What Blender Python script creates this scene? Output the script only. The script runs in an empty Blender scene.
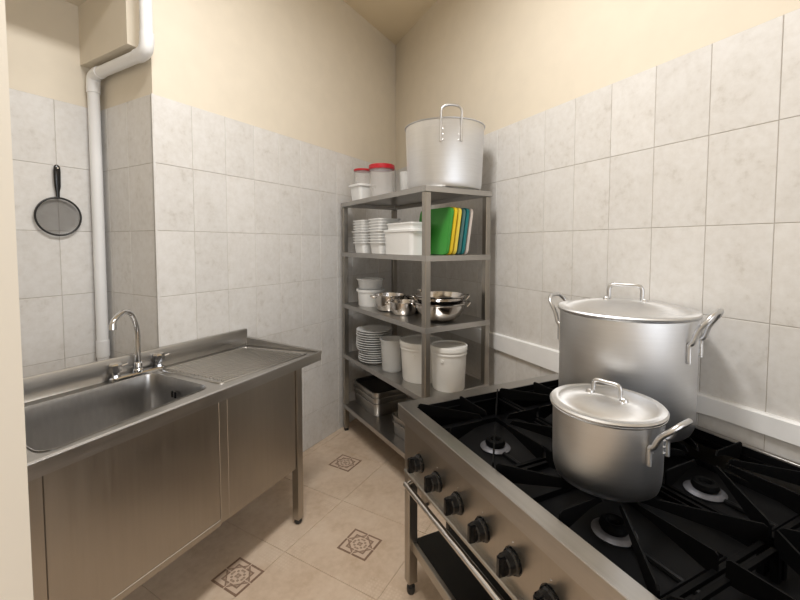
import bpy, bmesh, math, random
from mathutils import Vector, Matrix
random.seed(7)
PI = math.pi
scene = bpy.context.scene
COL = scene.collection

# ------------------------------------------------------------------ camera
cam_d = bpy.data.cameras.new('camera'); cam = bpy.data.objects.new('camera', cam_d); COL.objects.link(cam)
YAW, PITCH, H = 0.5189, 0.0498, 1.6
cam.location = (0, 0, H); cam.rotation_euler = (PI/2 - PITCH, 0, YAW - PI/2)
cam_d.sensor_width = 36; cam_d.sensor_fit = 'HORIZONTAL'; cam_d.lens = 18.0
cam_d.shift_y = (264.46 - 300) / 800; cam_d.clip_start = .02
scene.camera = cam
# ------------------------------------------------------------------ world, lights, exposure
w = bpy.data.worlds.new('world'); scene.world = w; w.use_nodes = True
w.node_tree.nodes['Background'].inputs[0].default_value = (.80, .88, 1, 1)
w.node_tree.nodes['Background'].inputs[1].default_value = 1.0
vs = scene.view_settings
vs.view_transform = 'Standard'; vs.look = 'None'; vs.gamma = 1; vs.use_curve_mapping = False; vs.exposure = 0.14
LAMP = (0.95, 0.80)          # ceiling lamp position
def area(name, loc, rot, sx, sy, power, col):
    l = bpy.data.lights.new(name, 'AREA'); l.shape = 'RECTANGLE'; l.size = sx; l.size_y = sy; l.energy = power; l.color = col
    o = bpy.data.objects.new(name, l); COL.objects.link(o); o.location = loc; o.rotation_euler = rot; return o
area('ceiling_lamp_light', (LAMP[0], LAMP[1], 3.53), (0, 0, 0), 1.1, .34, 50, (1, .985, .96))
# daylight entering by the tall window in the rear wall, behind the camera
area('window_daylight', (-.35, -1.93, 1.65), (PI/2, 0, 0), 1.9, 2.0, 26, (.95, .97, 1))

# ------------------------------------------------------------------ shared geometry facts
AB = 0.9578                                             # direction of the stove wall
U = Vector((math.cos(AB), math.sin(AB), 0)); N = Vector((-math.sin(AB), math.cos(AB), 0))
YA = 2.141; CORNER = Vector((3.656, YA, 0)); ZC = 3.66; XE = 1.185; YB = 2.68
TW, TH, ZT = .21325, .3505, 2.374                       # wall tile width, height, top line
RO = 1.075; RA = Vector((math.cos(RO), math.sin(RO), 0)); RB = Vector((math.sin(RO), -math.cos(RO), 0)); RF = Vector((2.12, 1.038, 0))
def sn(s, n, z=0): p = CORNER - U*s + N*n; return Vector((p.x, p.y, z))
def rk(a, b, z=0): p = RF + RA*a + RB*b; return Vector((p.x, p.y, z))
SHELF = [1.947, 1.534, 1.102, .672, .236]

# ------------------------------------------------------------------ mesh helpers
def vs_(bm, pts): return [bm.verts.new(p) for p in pts]
def face(bm, v):
    try: return bm.faces.new(v)
    except ValueError: return None
def box(bm, x0, x1, y0, y1, z0, z1, bev=0, seg=1):
    v = vs_(bm, [(x, y, z) for x in (x0, x1) for y in (y0, y1) for z in (z0, z1)])
    fs = [face(bm, [v[i] for i in q]) for q in ((0,1,3,2), (4,6,7,5), (0,4,5,1), (2,3,7,6), (0,2,6,4), (1,5,7,3))]
    if bev:
        es = list({e for f in fs for e in f.edges})
        bmesh.ops.bevel(bm, geom=es, offset=bev, segments=seg, affect='EDGES', profile=.5)
    return v
def loft(bm, loops, c0=False, c1=False, closed=True):
    rings = [vs_(bm, l) for l in loops]
    n = len(rings[0])
    for a, b in zip(rings, rings[1:]):
        for i in range(n if closed else n-1):
            j = (i+1) % n; face(bm, (a[i], a[j], b[j], b[i]))
    if c0: face(bm, list(reversed(rings[0])))
    if c1: face(bm, rings[-1])
    return rings
def lathe(bm, prof, seg=40, cx=0, cy=0, sx=1, sy=1):
    prev = None
    for r, z in prof:
        if r < 1e-6: cur = [bm.verts.new((cx, cy, z))]
        else: cur = vs_(bm, [(cx + r*sx*math.cos(2*PI*i/seg), cy + r*sy*math.sin(2*PI*i/seg), z) for i in range(seg)])
        if prev:
            for i in range(seg):
                j = (i+1) % seg
                if len(prev) == 1 and len(cur) == 1: break
                if len(prev) == 1: face(bm, (prev[0], cur[j], cur[i]))
                elif len(cur) == 1: face(bm, (prev[i], prev[j], cur[0]))
                else: face(bm, (prev[i], prev[j], cur[j], cur[i]))
        prev = cur
def tube(bm, pts, r, seg=10, caps=True, flat=1.0):
    pts = [Vector(p) for p in pts]; rings = []; up = None
    for i, p in enumerate(pts):
        t = ((pts[i+1] if i+1 < len(pts) else p) - (pts[i-1] if i else p)).normalized()
        if up is None: up = Vector((0, 0, 1)) if abs(t.z) < .9 else Vector((1, 0, 0))
        up = (up - t*up.dot(t)).normalized(); s = t.cross(up)
        rr = r[i] if isinstance(r, (list, tuple)) else r
        rings.append([p + (s*math.cos(2*PI*k/seg)*flat + up*math.sin(2*PI*k/seg))*rr for k in range(seg)])
    loft(bm, rings, caps, caps)
def smooth_path(pts, n=6):
    P = [Vector(p) for p in pts]; P = [P[0]*2-P[1]] + P + [P[-1]*2-P[-2]]; out = []
    for i in range(1, len(P)-2):
        for k in range(n):
            t = k/n; a, b, c, d = P[i-1:i+3]
            out.append(.5*((2*b) + (c-a)*t + (2*a-5*b+4*c-d)*t*t + (3*b-a-3*c+d)*t**3))
    out.append(P[-2]); return out
def rrect(w, d, r, z, n=5, cx=0, cy=0):
    out = []
    for (x, y, a0) in ((w/2-r, d/2-r, 0), (-w/2+r, d/2-r, PI/2), (-w/2+r, -d/2+r, PI), (w/2-r, -d/2+r, 1.5*PI)):
        for k in range(n+1):
            a = a0 + PI/2*k/n; out.append((cx + x + r*math.cos(a), cy + y + r*math.sin(a), z))
    return out
def rpoly(poly, r, z, n=5):
    """rounded polygon loop from ccw corners"""
    out = []; m = len(poly)
    for i in range(m):
        p = Vector(poly[i]); a = (Vector(poly[i-1]) - p).normalized(); b = (Vector(poly[(i+1) % m]) - p).normalized()
        ang = math.acos(max(-1, min(1, a.dot(b)))); d = r/math.tan(ang/2)
        p0, p2 = p + a*d, p + b*d
        for k in range(n+1):
            t = k/n; q = p0*(1-t)**2 + p*2*t*(1-t) + p2*t*t; out.append((q.x, q.y, z))
    return out
def prism(bm, poly, z0, z1):
    loft(bm, [[(x, y, z0) for x, y in poly], [(x, y, z1) for x, y in poly]], True, True)

def mesh_from(bm, name, mat, ang=35, smooth=True):
    bmesh.ops.recalc_face_normals(bm, faces=bm.faces[:])
    me = bpy.data.meshes.new(name); bm.to_mesh(me); bm.free()
    if smooth:
        me.polygons.foreach_set('use_smooth', [True]*len(me.polygons)); me.set_sharp_from_angle(angle=math.radians(ang))
    if mat: me.materials.append(mat)
    return me
def obj(name, bm, mat, parent=None, ang=35, smooth=True, label=None, loc=None, rotz=None):
    me = bm if isinstance(bm, bpy.types.Mesh) else mesh_from(bm, name, mat, ang, smooth)
    o = bpy.data.objects.new(name, me); COL.objects.link(o)
    if parent: o.parent = parent
    if label: o['label'] = label
    if loc is not None: o.location = loc
    if rotz is not None: o.rotation_euler = (0, 0, rotz)
    return o
def tag(o, label, cat, group=None):
    o['label'] = label; o['category'] = cat
    if group: o['group'] = group
    return o
def thing(name, label, cat, loc=(0, 0, 0), rotz=0, group=None):
    o = bpy.data.objects.new(name, None); COL.objects.link(o); o.location = loc; o.rotation_euler = (0, 0, rotz)
    o.empty_display_size = .05
    return tag(o, label, cat, group)
def struct(name, bm, mat, parent=None, smooth=False):
    o = obj(name, bm, mat, parent, smooth=smooth)
    if not parent: o['kind'] = 'structure'
    return o
def B(): return bmesh.new()

# ------------------------------------------------------------------ materials
def newmat(name):
    m = bpy.data.materials.new(name); m.use_nodes = True
    return m, m.node_tree, m.node_tree.nodes['Principled BSDF']
def nd(nt, t, **kw):
    n = nt.nodes.new(t)
    for k, v in kw.items(): setattr(n, k, v)
    return n
def math_(nt, op, a, b=None, c=None):
    n = nd(nt, 'ShaderNodeMath', operation=op)
    for i, v in enumerate((a, b, c)):
        if v is None: continue
        if isinstance(v, (int, float)): n.inputs[i].default_value = v
        else: nt.links.new(v, n.inputs[i])
    return n.outputs[0]
def ramp(nt, fac, stops):
    r = nd(nt, 'ShaderNodeValToRGB'); e = r.color_ramp.elements
    while len(e) < len(stops): e.new(.5)
    for i, (p, c) in enumerate(stops): e[i].position = p; e[i].color = (*c, 1)
    nt.links.new(fac, r.inputs[0]); return r.outputs[0]
def noise(nt, vec, scale, detail=4, rough=.55, dist=0):
    n = nd(nt, 'ShaderNodeTexNoise'); n.inputs['Scale'].default_value = scale; n.inputs['Detail'].default_value = detail
    n.inputs['Roughness'].default_value = rough; n.inputs['Distortion'].default_value = dist
    if vec is not None: nt.links.new(vec, n.inputs['Vector'])
    return n.outputs['Fac']
def mapping(nt, vec, scale=(1, 1, 1)):
    m = nd(nt, 'ShaderNodeMapping'); m.inputs['Scale'].default_value = scale; nt.links.new(vec, m.inputs[0]); return m.outputs[0]
def bump(nt, p, h, strength, dist=.002):
    b = nd(nt, 'ShaderNodeBump'); b.inputs['Strength'].default_value = strength; b.inputs['Distance'].default_value = dist
    nt.links.new(h, b.inputs['Height']); nt.links.new(b.outputs[0], p.inputs['Normal'])
def texco(nt, which='Object'): return nd(nt, 'ShaderNodeTexCoord').outputs[which]
def geo_pos(nt): return nd(nt, 'ShaderNodeNewGeometry').outputs['Position']

def plain(name, col, rough=.5, metal=0, spec=.5, bump_scale=None, bump_s=.1, var=0):
    m, nt, p = newmat(name)
    p.inputs['Base Color'].default_value = (*col, 1); p.inputs['Roughness'].default_value = rough
    p.inputs['Metallic'].default_value = metal; p.inputs['Specular IOR Level'].default_value = spec
    c = texco(nt)
    if var:
        f = noise(nt, c, 9, 4)
        k = ramp(nt, f, [(.3, tuple(x*(1-var) for x in col)), (.7, tuple(min(1, x*(1+var)) for x in col))])
        nt.links.new(k, p.inputs['Base Color'])
    if bump_scale: bump(nt, p, noise(nt, c, bump_scale, 3), bump_s)
    return m
def brushed(name, col, rough, stretch, scale=1, var=.10, smudge=.25, aniso=0, strength=.06):
    """stainless or aluminium with fine drawn grain"""
    m, nt, p = newmat(name)
    c = texco(nt)
    g = noise(nt, mapping(nt, c, stretch), 60*scale, 3)
    s = noise(nt, c, 3.2, 4, .6)
    mix = math_(nt, 'ADD', math_(nt, 'MULTIPLY', g, .5), math_(nt, 'MULTIPLY', s, .5))
    nt.links.new(ramp(nt, mix, [(.3, tuple(x*(1-var) for x in col)), (.7, tuple(min(1, x*(1+var)) for x in col))]), p.inputs['Base Color'])
    p.inputs['Metallic'].default_value = 1
    r = math_(nt, 'ADD', math_(nt, 'MULTIPLY', mix, smudge), rough - smudge/2)
    nt.links.new(r, p.inputs['Roughness'])
    if aniso:
        p.inputs['Anisotropic'].default_value = aniso
        t = nd(nt, 'ShaderNodeTangent', direction_type='RADIAL', axis='Z'); nt.links.new(t.outputs[0], p.inputs['Tangent'])
    bump(nt, p, g, strength, .001)
    return m

M = {}
M['paint'] = plain('cream_wall_paint', (.745, .672, .555), .6, spec=.3, bump_scale=35, bump_s=.04, var=.02)
M['ceiling'] = plain('cream_ceiling_paint', (.76, .65, .47), .7, spec=.2, bump_scale=20, bump_s=.04)
M['jamb'] = plain('pale_jamb_paint', (.78, .72, .62), .6, spec=.3)
M['grout'] = plain('wall_grout', (.50, .46, .41), .9)
M['floor_grout'] = plain('floor_grout', (.52, .41, .31), .9)
M['white_trim'] = plain('white_painted_ledge', (.88, .88, .88), .5, bump_scale=60, bump_s=.15, var=.03)
def wall_tile_mat():
    m, nt, p = newmat('marbled_wall_tile')
    pos = geo_pos(nt); info = nd(nt, 'ShaderNodeObjectInfo')
    off = nd(nt, 'ShaderNodeVectorMath', operation='ADD'); nt.links.new(pos, off.inputs[0])
    sc = nd(nt, 'ShaderNodeVectorMath', operation='SCALE'); sc.inputs[0].default_value = (13, 7, 5); nt.links.new(info.outputs['Random'], sc.inputs['Scale'])
    nt.links.new(sc.outputs[0], off.inputs[1]); v = off.outputs[0]
    a = noise(nt, v, 7, 6, .62, .6); b = noise(nt, v, 34, 4, .6)
    f = math_(nt, 'ADD', math_(nt, 'MULTIPLY', a, .5), math_(nt, 'MULTIPLY', b, .5))
    col = ramp(nt, f, [(.30, (.57, .54, .50)), (.43, (.675, .652, .622)), (.58, (.725, .707, .685)), (.75, (.75, .738, .72))])
    hsv = nd(nt, 'ShaderNodeHueSaturation'); nt.links.new(col, hsv.inputs['Color'])
    nt.links.new(math_(nt, 'ADD', math_(nt, 'MULTIPLY', info.outputs['Random'], .06), .97), hsv.inputs['Value'])
    nt.links.new(hsv.outputs[0], p.inputs['Base Color'])
    p.inputs['Roughness'].default_value = .38; p.inputs['Specular IOR Level'].default_value = .4
    bump(nt, p, f, .06, .002)
    return m
M['tile'] = wall_tile_mat()
FX0, FY0, FPX, FPY = 1.446, .945, .482, .571
def floor_tile_mat():
    m, nt, p = newmat('beige_floor_tile')
    pos = geo_pos(nt)
    a = noise(nt, pos, 3.5, 5, .6, .4); b = noise(nt, pos, 26, 4, .6)
    f = math_(nt, 'ADD', math_(nt, 'MULTIPLY', a, .6), math_(nt, 'MULTIPLY', b, .4))
    col = ramp(nt, f, [(.30, (.50, .37, .26)), (.5, (.615, .48, .362)), (.72, (.685, .56, .44))])
    # faint lace printed round the tile corners
    sep = nd(nt, 'ShaderNodeSeparateXYZ'); nt.links.new(pos, sep.inputs[0])
    def wrap(o, o0, pch): return math_(nt, 'SUBTRACT', math_(nt, 'FLOORED_MODULO', math_(nt, 'ADD', o, pch/2 - o0), pch), pch/2)
    dx = math_(nt, 'ABSOLUTE', wrap(sep.outputs[0], FX0, FPX)); dy = math_(nt, 'ABSOLUTE', wrap(sep.outputs[1], FY0, FPY))
    ring = math_(nt, 'SINE', math_(nt, 'MULTIPLY', math_(nt, 'ADD', dx, dy), 190))
    ring2 = math_(nt, 'SINE', math_(nt, 'MULTIPLY', math_(nt, 'SUBTRACT', dx, dy), 190))
    lace = math_(nt, 'GREATER_THAN', math_(nt, 'MULTIPLY', ring, ring2), .25)
    near = math_(nt, 'LESS_THAN', math_(nt, 'MAXIMUM', dx, dy), .098)
    k = math_(nt, 'MULTIPLY', math_(nt, 'MULTIPLY', lace, near), .16)
    mx = nd(nt, 'ShaderNodeMix', data_type='RGBA'); nt.links.new(k, mx.inputs['Factor']); nt.links.new(col, mx.inputs['A']); mx.inputs['B'].default_value = (.80, .70, .58, 1)
    nt.links.new(mx.outputs['Result'], p.inputs['Base Color'])
    p.inputs['Roughness'].default_value = .42; p.inputs['Specular IOR Level'].default_value = .4
    bump(nt, p, f, .08, .002)
    return m
M['floor'] = floor_tile_mat()
def insert_mat():
    m, nt, p = newmat('printed_star_insert')
    c = texco(nt); sep = nd(nt, 'ShaderNodeSeparateXYZ'); nt.links.new(mapping(nt, c, (1/.083, 1/.09, 1)), sep.inputs[0])
    x = math_(nt, 'ABSOLUTE', sep.outputs[0]); y = math_(nt, 'ABSOLUTE', sep.outputs[1])
    mxy = math_(nt, 'MAXIMUM', x, y); sm = math_(nt, 'ADD', x, y)
    speck = noise(nt, c, 160, 2)
    border = math_(nt, 'GREATER_THAN', mxy, .87)
    gap = math_(nt, 'MULTIPLY', math_(nt, 'MULTIPLY', math_(nt, 'GREATER_THAN', mxy, .5), 1), math_(nt, 'LESS_THAN', math_(nt, 'MINIMUM', x, y), .035))
    def band(v, at, wd): return math_(nt, 'LESS_THAN', math_(nt, 'ABSOLUTE', math_(nt, 'SUBTRACT', v, at)), wd)
    sq = math_(nt, 'MULTIPLY', band(mxy, .58, .05), 1); dia = math_(nt, 'MULTIPLY', band(sm, .86, .06), 1)
    lead = math_(nt, 'MAXIMUM', sq, dia)
    tri = math_(nt, 'MULTIPLY', math_(nt, 'GREATER_THAN', math_(nt, 'SUBTRACT', math_(nt, 'MAXIMUM', math_(nt, 'SUBTRACT', mxy, .58), math_(nt, 'SUBTRACT', sm, .86)), 0), 0), math_(nt, 'LESS_THAN', math_(nt, 'MINIMUM', math_(nt, 'SUBTRACT', mxy, .58), math_(nt, 'SUBTRACT', sm, .86)), 0))
    r2 = math_(nt, 'SQRT', math_(nt, 'ADD', math_(nt, 'MULTIPLY', x, x), math_(nt, 'MULTIPLY', y, y)))
    petal = math_(nt, 'MULTIPLY', math_(nt, 'GREATER_THAN', math_(nt, 'MULTIPLY', math_(nt, 'SINE', math_(nt, 'MULTIPLY', x, 20)), math_(nt, 'SINE', math_(nt, 'MULTIPLY', y, 20))), .1), math_(nt, 'LESS_THAN', r2, .46))
    dark = math_(nt, 'MAXIMUM', math_(nt, 'MAXIMUM', border, math_(nt, 'MULTIPLY', lead, .9)), math_(nt, 'MAXIMUM', math_(nt, 'MULTIPLY', petal, .75), math_(nt, 'MULTIPLY', tri, .45)))
    dark = math_(nt, 'MULTIPLY', dark, math_(nt, 'SUBTRACT', 1, math_(nt, 'MULTIPLY', gap, .9)))
    dark = math_(nt, 'MULTIPLY', dark, math_(nt, 'ADD', .55, math_(nt, 'MULTIPLY', speck, .8)))
    col = ramp(nt, dark, [(0, (.62, .48, .37)), (.95, (.22, .135, .09))])
    nt.links.new(col, p.inputs['Base Color']); p.inputs['Roughness'].default_value = .45
    return m
M['insert'] = insert_mat()
M['steel'] = brushed('stainless_steel_sheet', (.47, .455, .435), .32, (.06, 1, 1), 1)
M['steel_v'] = brushed('stainless_steel_panel', (.43, .40, .36), .33, (1, 1, .05), 1, var=.06)
M['steel_rack'] = brushed('stainless_steel_rack', (.385, .36, .325), .36, (1, 1, .06), 1)
M['steel_bowl'] = brushed('bowl_inner_steel', (.50, .49, .48), .30, (1, 1, .3), 1, strength=.0, smudge=.1)
M['polish'] = brushed('polished_steel', (.66, .63, .60), .16, (1, 1, .05), 1, var=.05, smudge=.08, strength=.02)
M['chrome'] = plain('chrome', (.75, .75, .76), .10, 1)
M['alu'] = brushed('spun_aluminium', (.69, .695, .705), .40, (.05, .05, 1), 2, var=.05, smudge=.12, aniso=.75, strength=.03)
M['alu_lid'] = brushed('spun_aluminium_lid', (.70, .705, .715), .42, (1, 1, .3), 1, var=.04, smudge=.10, aniso=.75, strength=.02)
M['alu_cast'] = plain('cast_aluminium', (.62, .62, .625), .34, 1)
M['iron'] = plain('black_cast_iron', (.003, .003, .0032), .5, spec=.07, bump_scale=140, bump_s=.10)
M['enamel'] = plain('black_enamel_pan', (.0045, .0045, .005), .42, spec=.15, var=.3)
M['black'] = plain('black_plastic', (.006, .006, .0065), .16, spec=.5)
M['blackshelf'] = plain('black_painted_steel', (.016, .015, .014), .45, spec=.4, var=.2)
M['burner'] = plain('burnt_aluminium', (.15, .15, .165), .55, .7, bump_scale=30, bump_s=.3, var=.5)
M['pvc'] = plain('white_pvc', (.84, .84, .84), .35)
M['white'] = plain('white_plastic', (.80, .80, .79), .38)
M['bucket'] = plain('white_bucket_plastic', (.80, .79, .76), .42)
M['plate'] = plain('white_porcelain', (.80, .80, .79), .18)
M['red'] = plain('red_lid_plastic', (.46, .012, .022), .35)
M['green'] = plain('green_board', (.035, .26, .03), .5, bump_scale=90, bump_s=.1)
M['yellow'] = plain('yellow_board', (.72, .50, .012), .5)
M['yellow2'] = plain('pale_yellow_board', (.74, .58, .07), .5)
M['teal'] = plain('teal_board', (.006, .16, .17), .5)
M['slate'] = plain('slate_board', (.07, .15, .145), .5)
M['pinkish'] = plain('off_white_board', (.62, .55, .50), .5)
M['gap'] = plain('rubber_foot', (.03, .03, .03), .6)
def clear_mat(name, col, rough, alpha):
    m, nt, p = newmat(name)
    p.inputs['Base Color'].default_value = (*col, 1); p.inputs['Roughness'].default_value = rough
    p.inputs['Alpha'].default_value = alpha; p.inputs['IOR'].default_value = 1.45
    return m
M['clear'] = clear_mat('clear_plastic', (.86, .84, .83), .12, .17)
M['frost'] = clear_mat('frosted_plastic', (.78, .78, .77), .30, .50)
def mesh_mat():
    m, nt, p = newmat('woven_wire_mesh')
    c = texco(nt); sep = nd(nt, 'ShaderNodeSeparateXYZ'); nt.links.new(c, sep.inputs[0])
    a = math_(nt, 'SINE', math_(nt, 'MULTIPLY', sep.outputs[0], 2600)); b = math_(nt, 'SINE', math_(nt, 'MULTIPLY', sep.outputs[2], 2600))
    k = math_(nt, 'MAXIMUM', math_(nt, 'GREATER_THAN', a, .3), math_(nt, 'GREATER_THAN', b, .3))
    nt.links.new(math_(nt, 'ADD', math_(nt, 'MULTIPLY', k, .30), .26), p.inputs['Alpha'])
    p.inputs['Base Color'].default_value = (.14, .135, .13, 1); p.inputs['Metallic'].default_value = .8; p.inputs['Roughness'].default_value = .4
    return m
M['mesh'] = mesh_mat()

# ================================================================== THE ROOM
def wall_poly(name, pts, z0, z1, mat):
    bm = B(); prism(bm, pts, z0, z1); return struct(name, bm, mat)
TT = .006                                                # tile proud of the plaster
bk = YA + TT
floor_poly = [(-1.6, -2.05), (1.0, -2.05), (3.85, 2.2), (3.85, 2.85), (-1.6, 2.85)]
bm = B(); prism(bm, floor_poly, -.10, -.003); floor = struct('floor', bm, M['floor_grout'])
bm = B(); prism(bm, floor_poly, ZC, ZC + .1); struct('ceiling', bm, M['ceiling'])
wall_sink = wall_poly('wall_back', [(XE, bk), (3.80, bk), (3.80, bk+.7), (XE + TT, bk+.7), (XE + TT, bk)][1:] + [], 0, ZC, M['paint'])
p0, p1 = sn(-.02, -TT), sn(5.05, -TT); q0, q1 = sn(-.02, -.15), sn(5.05, -.15)
wall_stove = wall_poly('wall_right', [(p0.x, p0.y), (p1.x, p1.y), (q1.x, q1.y), (q0.x, q0.y)], 0, ZC, M['paint'])
wall_alc = wall_poly('wall_alcove', [(-1.5, YB+TT), (XE+TT, YB+TT), (XE+TT, YB+.15), (-1.5, YB+.15)], 0, 2.92, M['paint'])
wall_poly('wall_lintel', [(-1.5, bk), (XE+TT, bk), (XE+TT, YB+.15), (-1.5, YB+.15)], 2.92, ZC, M['paint'])
wall_poly('wall_left', [(-1.5, 1.15), (.341, 1.15), (.341, 1.28), (-1.5, 1.28)], 0, ZC, M['jamb'])
wall_poly('wall_bounce', [(.10, 1.28), (.20, 1.28), (.20, YB+.10), (.10, YB+.10)], 0, 2.92, M['paint'])  # unseen wall behind the jamb, added to bounce light into the alcove
wall_poly('wall_side', [(-1.6, -2.0), (-1.5, -2.0), (-1.5, YB+.15), (-1.6, YB+.15)], 0, ZC, M['paint'])
# rear wall with a window opening
e = sn(5.05, -TT)
bm = B()
for x0, x1, z0, z1 in ((-1.6, -1.3, 0, ZC), (.6, 1.0, 0, ZC), (-1.3, .6, 0, .65), (-1.3, .6, 2.65, ZC)): box(bm, x0, x1, -2.1, -1.98, z0, z1)
wr = struct('wall_rear', bm, M['paint'])
bm = B()
for x0, x1, z0, z1 in ((-1.3, -1.25, .65, 2.65), (.55, .6, .65, 2.65), (-.37, -.33, .65, 2.65), (-1.3, .6, .65, .7), (-1.3, .6, 2.6, 2.65)): box(bm, x0, x1, -2.07, -2.0, z0, z1)
win = struct('window_1', bm, M['white_trim'])
# chase box for the drain pipe in the alcove's upper corner
bm = B(); box(bm, 1.100, XE + TT, 2.19, YB + TT, 2.598, 2.92); struct('trim_1', bm, M['paint'])

# wall tiles: every tile an object, each mesh shared by its size
_tm = {}
def tile_mesh(wd, ht, g=.0011, c=.0014, d=TT):
    key = (round(wd, 4), round(ht, 4))
    if key not in _tm:
        bm = B(); w2, h2 = wd/2 - g, ht/2 - g
        base = [(-w2, 0, -h2), (w2, 0, -h2), (w2, 0, h2), (-w2, 0, h2)]
        mid = [(x, -d + c, z) for x, _, z in base]
        top = [(x - math.copysign(c, x), -d, z - math.copysign(c, z)) for x, _, z in base]
        loft(bm, [base, mid, top], False, True); _tm[key] = mesh_from(bm, 'wall_tile', M['tile'], smooth=False)
    return _tm[key]
def tile_field(parent, origin, along, rot, edges, zs):
    """edges: positions of the joints along the wall; origin on the plaster plane"""
    for e0, e1 in zip(edges, edges[1:]):
        for zt, zb in zip(zs, zs[1:]):
            o = bpy.data.objects.new('wall_tile', tile_mesh(e1-e0, zt-zb)); COL.objects.link(o); o.parent = parent
            c = origin + along*((e0+e1)/2); o.location = (c.x, c.y, (zt+zb)/2); o.rotation_euler = (0, 0, rot)
def grout(parent, poly):
    bm = B(); prism(bm, poly, 0, ZT); obj('grout_bed', bm, M['grout'], parent, smooth=False)
ZS = [ZT - TH*i for i in range(7)] + [0]
gd = .0035
tile_field(wall_sink, Vector((XE, bk, 0)), Vector((1, 0, 0)), 0, [TW*i for i in range(12)] + [2.471], ZS)
grout(wall_sink, [(XE, bk - gd), (3.66, bk - gd), (3.66, bk + .01), (XE, bk + .01)])
# stove wall: local x of a tile runs along -U so its face looks into the room
sb = [0] + [.163 + TW*i for i in range(24)]
tile_field(wall_stove, sn(0, -TT), -U, AB + PI, sb, ZS)
a0, a1, a2, a3 = sn(0, -TT+gd), sn(5.0, -TT+gd), sn(5.0, -TT-.01), sn(0, -TT-.01)
grout(wall_stove, [(v.x, v.y) for v in (a0, a1, a2, a3)])
tile_field(wall_alc, Vector((XE, YB+TT, 0)), Vector((-1, 0, 0)), 0, [TW*i for i in range(5)], ZS)
grout(wall_alc, [(.30, YB+TT-gd), (XE, YB+TT-gd), (XE, YB+TT+.01), (.30, YB+TT+.01)])
# alcove return wall (faces -x): part of the sink wall's block
tile_field(wall_sink, Vector((XE+TT, YA, 0)), Vector((0, 1, 0)), -PI/2, [0, TW*1.17, TW*2.17, YB-YA], ZS)
grout(wall_sink, [(XE+TT-gd, YA+.002), (XE+TT+.01, YA+.002), (XE+TT+.01, YB), (XE+TT-gd, YB)])
# pale edge strip closing the tile's outer corner
bm = B(); box(bm, XE-.0025, XE+.008, YA-.001, YA+.008, 0, ZT, .001); obj('corner_bead', bm, M['tile'], wall_sink)
# white painted ledge along the stove wall
bm = B()
def ledge(s, zb, zt, d): return [tuple(sn(s, n, z)) for n, z in ((-.001, zb), (d, zb), (d, zt - .006), (d - .006, zt), (-.001, zt))]
loft(bm, [ledge(.6, .885, .990, .018), ledge(1.6, .885, .990, .018), ledge(2.3, .880, 1.003, .018), ledge(2.75, .915, 1.006, .02), ledge(3.0, .936, 1.008, .02), ledge(4.95, .93, 1.012, .02)], True, True)
struct('trim_2', bm, M['white_trim'])

# floor tiles
bm = B(); g = .0015; hx, hy = FPX/2 - g, FPY/2 - g
loft(bm, [[(-hx, -hy, -.004), (hx, -hy, -.004), (hx, hy, -.004), (-hx, hy, -.004)], [(-hx, -hy, -.001), (hx, -hy, -.001), (hx, hy, -.001), (-hx, hy, -.001)],
          [(-hx+.001, -hy+.001, 0), (hx-.001, -hy+.001, 0), (hx-.001, hy-.001, 0), (-hx+.001, hy-.001, 0)]], False, True)
ft = mesh_from(bm, 'floor_tile', M['floor'], smooth=False)
for i in range(-6, 5):
    for j in range(-5, 4):
        cx, cy = FX0 + (i+.5)*FPX, FY0 + (j+.5)*FPY
        if cx > 3.9 or (Vector((cx, cy, 0)) - CORNER).dot(N) < -.25 or cx < -1.5 or cy > 2.8: continue
        obj('floor_tile', ft, None, floor, loc=(cx, cy, 0))
bm = B(); box(bm, -.083, .083, -.09, .09, -.002, .0012); im = mesh_from(bm, 'star_insert', M['insert'], smooth=False)
for x, y in ((2.284, 1.767), (1.684, 1.209), (1.223, 1.600), (.72, 1.21), (1.684, .10), (1.2, .45), (.72, .06)):
    obj('star_insert', im, None, floor, loc=(x, y, 0))

# ceiling lamp (above and out of the photograph)
t = thing('ceiling_lamp', 'long white ceiling light fixture above the middle of the kitchen', 'lamp', (LAMP[0], LAMP[1], ZC))
bm = B(); box(bm, -.6, .6, -.18, .18, -.08, 0, .01); obj('housing', bm, M['white'], t)

# ------------------------------------------------------------------ drain pipe
pr = .029
pipe = thing('drain_pipe', 'white plastic drain pipe running down the alcove corner', 'pipe', (1.14, 2.64, 0))
def pp(x, y, z): return (x - 1.14, y - 2.64, z)
bm = B(); tube(bm, [pp(1.14, 2.09, 2.92), pp(1.14, 2.09, 2.60)], pr, 20); obj('upper_pipe', bm, M['pvc'], pipe)
bm = B(); tube(bm, [pp(1.14, 2.15, 2.549), pp(1.14, 2.58, 2.549)], pr, 20); obj('cross_pipe', bm, M['pvc'], pipe)
bm = B(); tube(bm, [pp(1.14, 2.64, 2.46), pp(1.14, 2.64, 0)], pr, 20); obj('lower_pipe', bm, M['pvc'], pipe)
bm = B(); tube(bm, smooth_path([pp(1.14, 2.09, 2.64), pp(1.14, 2.09, 2.60), pp(1.14, 2.105, 2.562), pp(1.14, 2.145, 2.549), pp(1.14, 2.175, 2.549)], 5), pr+.004, 20); obj('elbow', bm, M['pvc'], pipe)
bm = B(); tube(bm, smooth_path([pp(1.14, 2.555, 2.549), pp(1.14, 2.585, 2.549), pp(1.14, 2.628, 2.535), pp(1.14, 2.64, 2.49), pp(1.14, 2.64, 2.45)], 5), pr+.004, 20); obj('elbow', bm, M['pvc'], pipe)
bm = B(); tube(bm, [pp(1.14, 2.64, 1.045), pp(1.14, 2.64, .95)], pr+.004, 20); obj('coupling', bm, M['pvc'], pipe)

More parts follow.
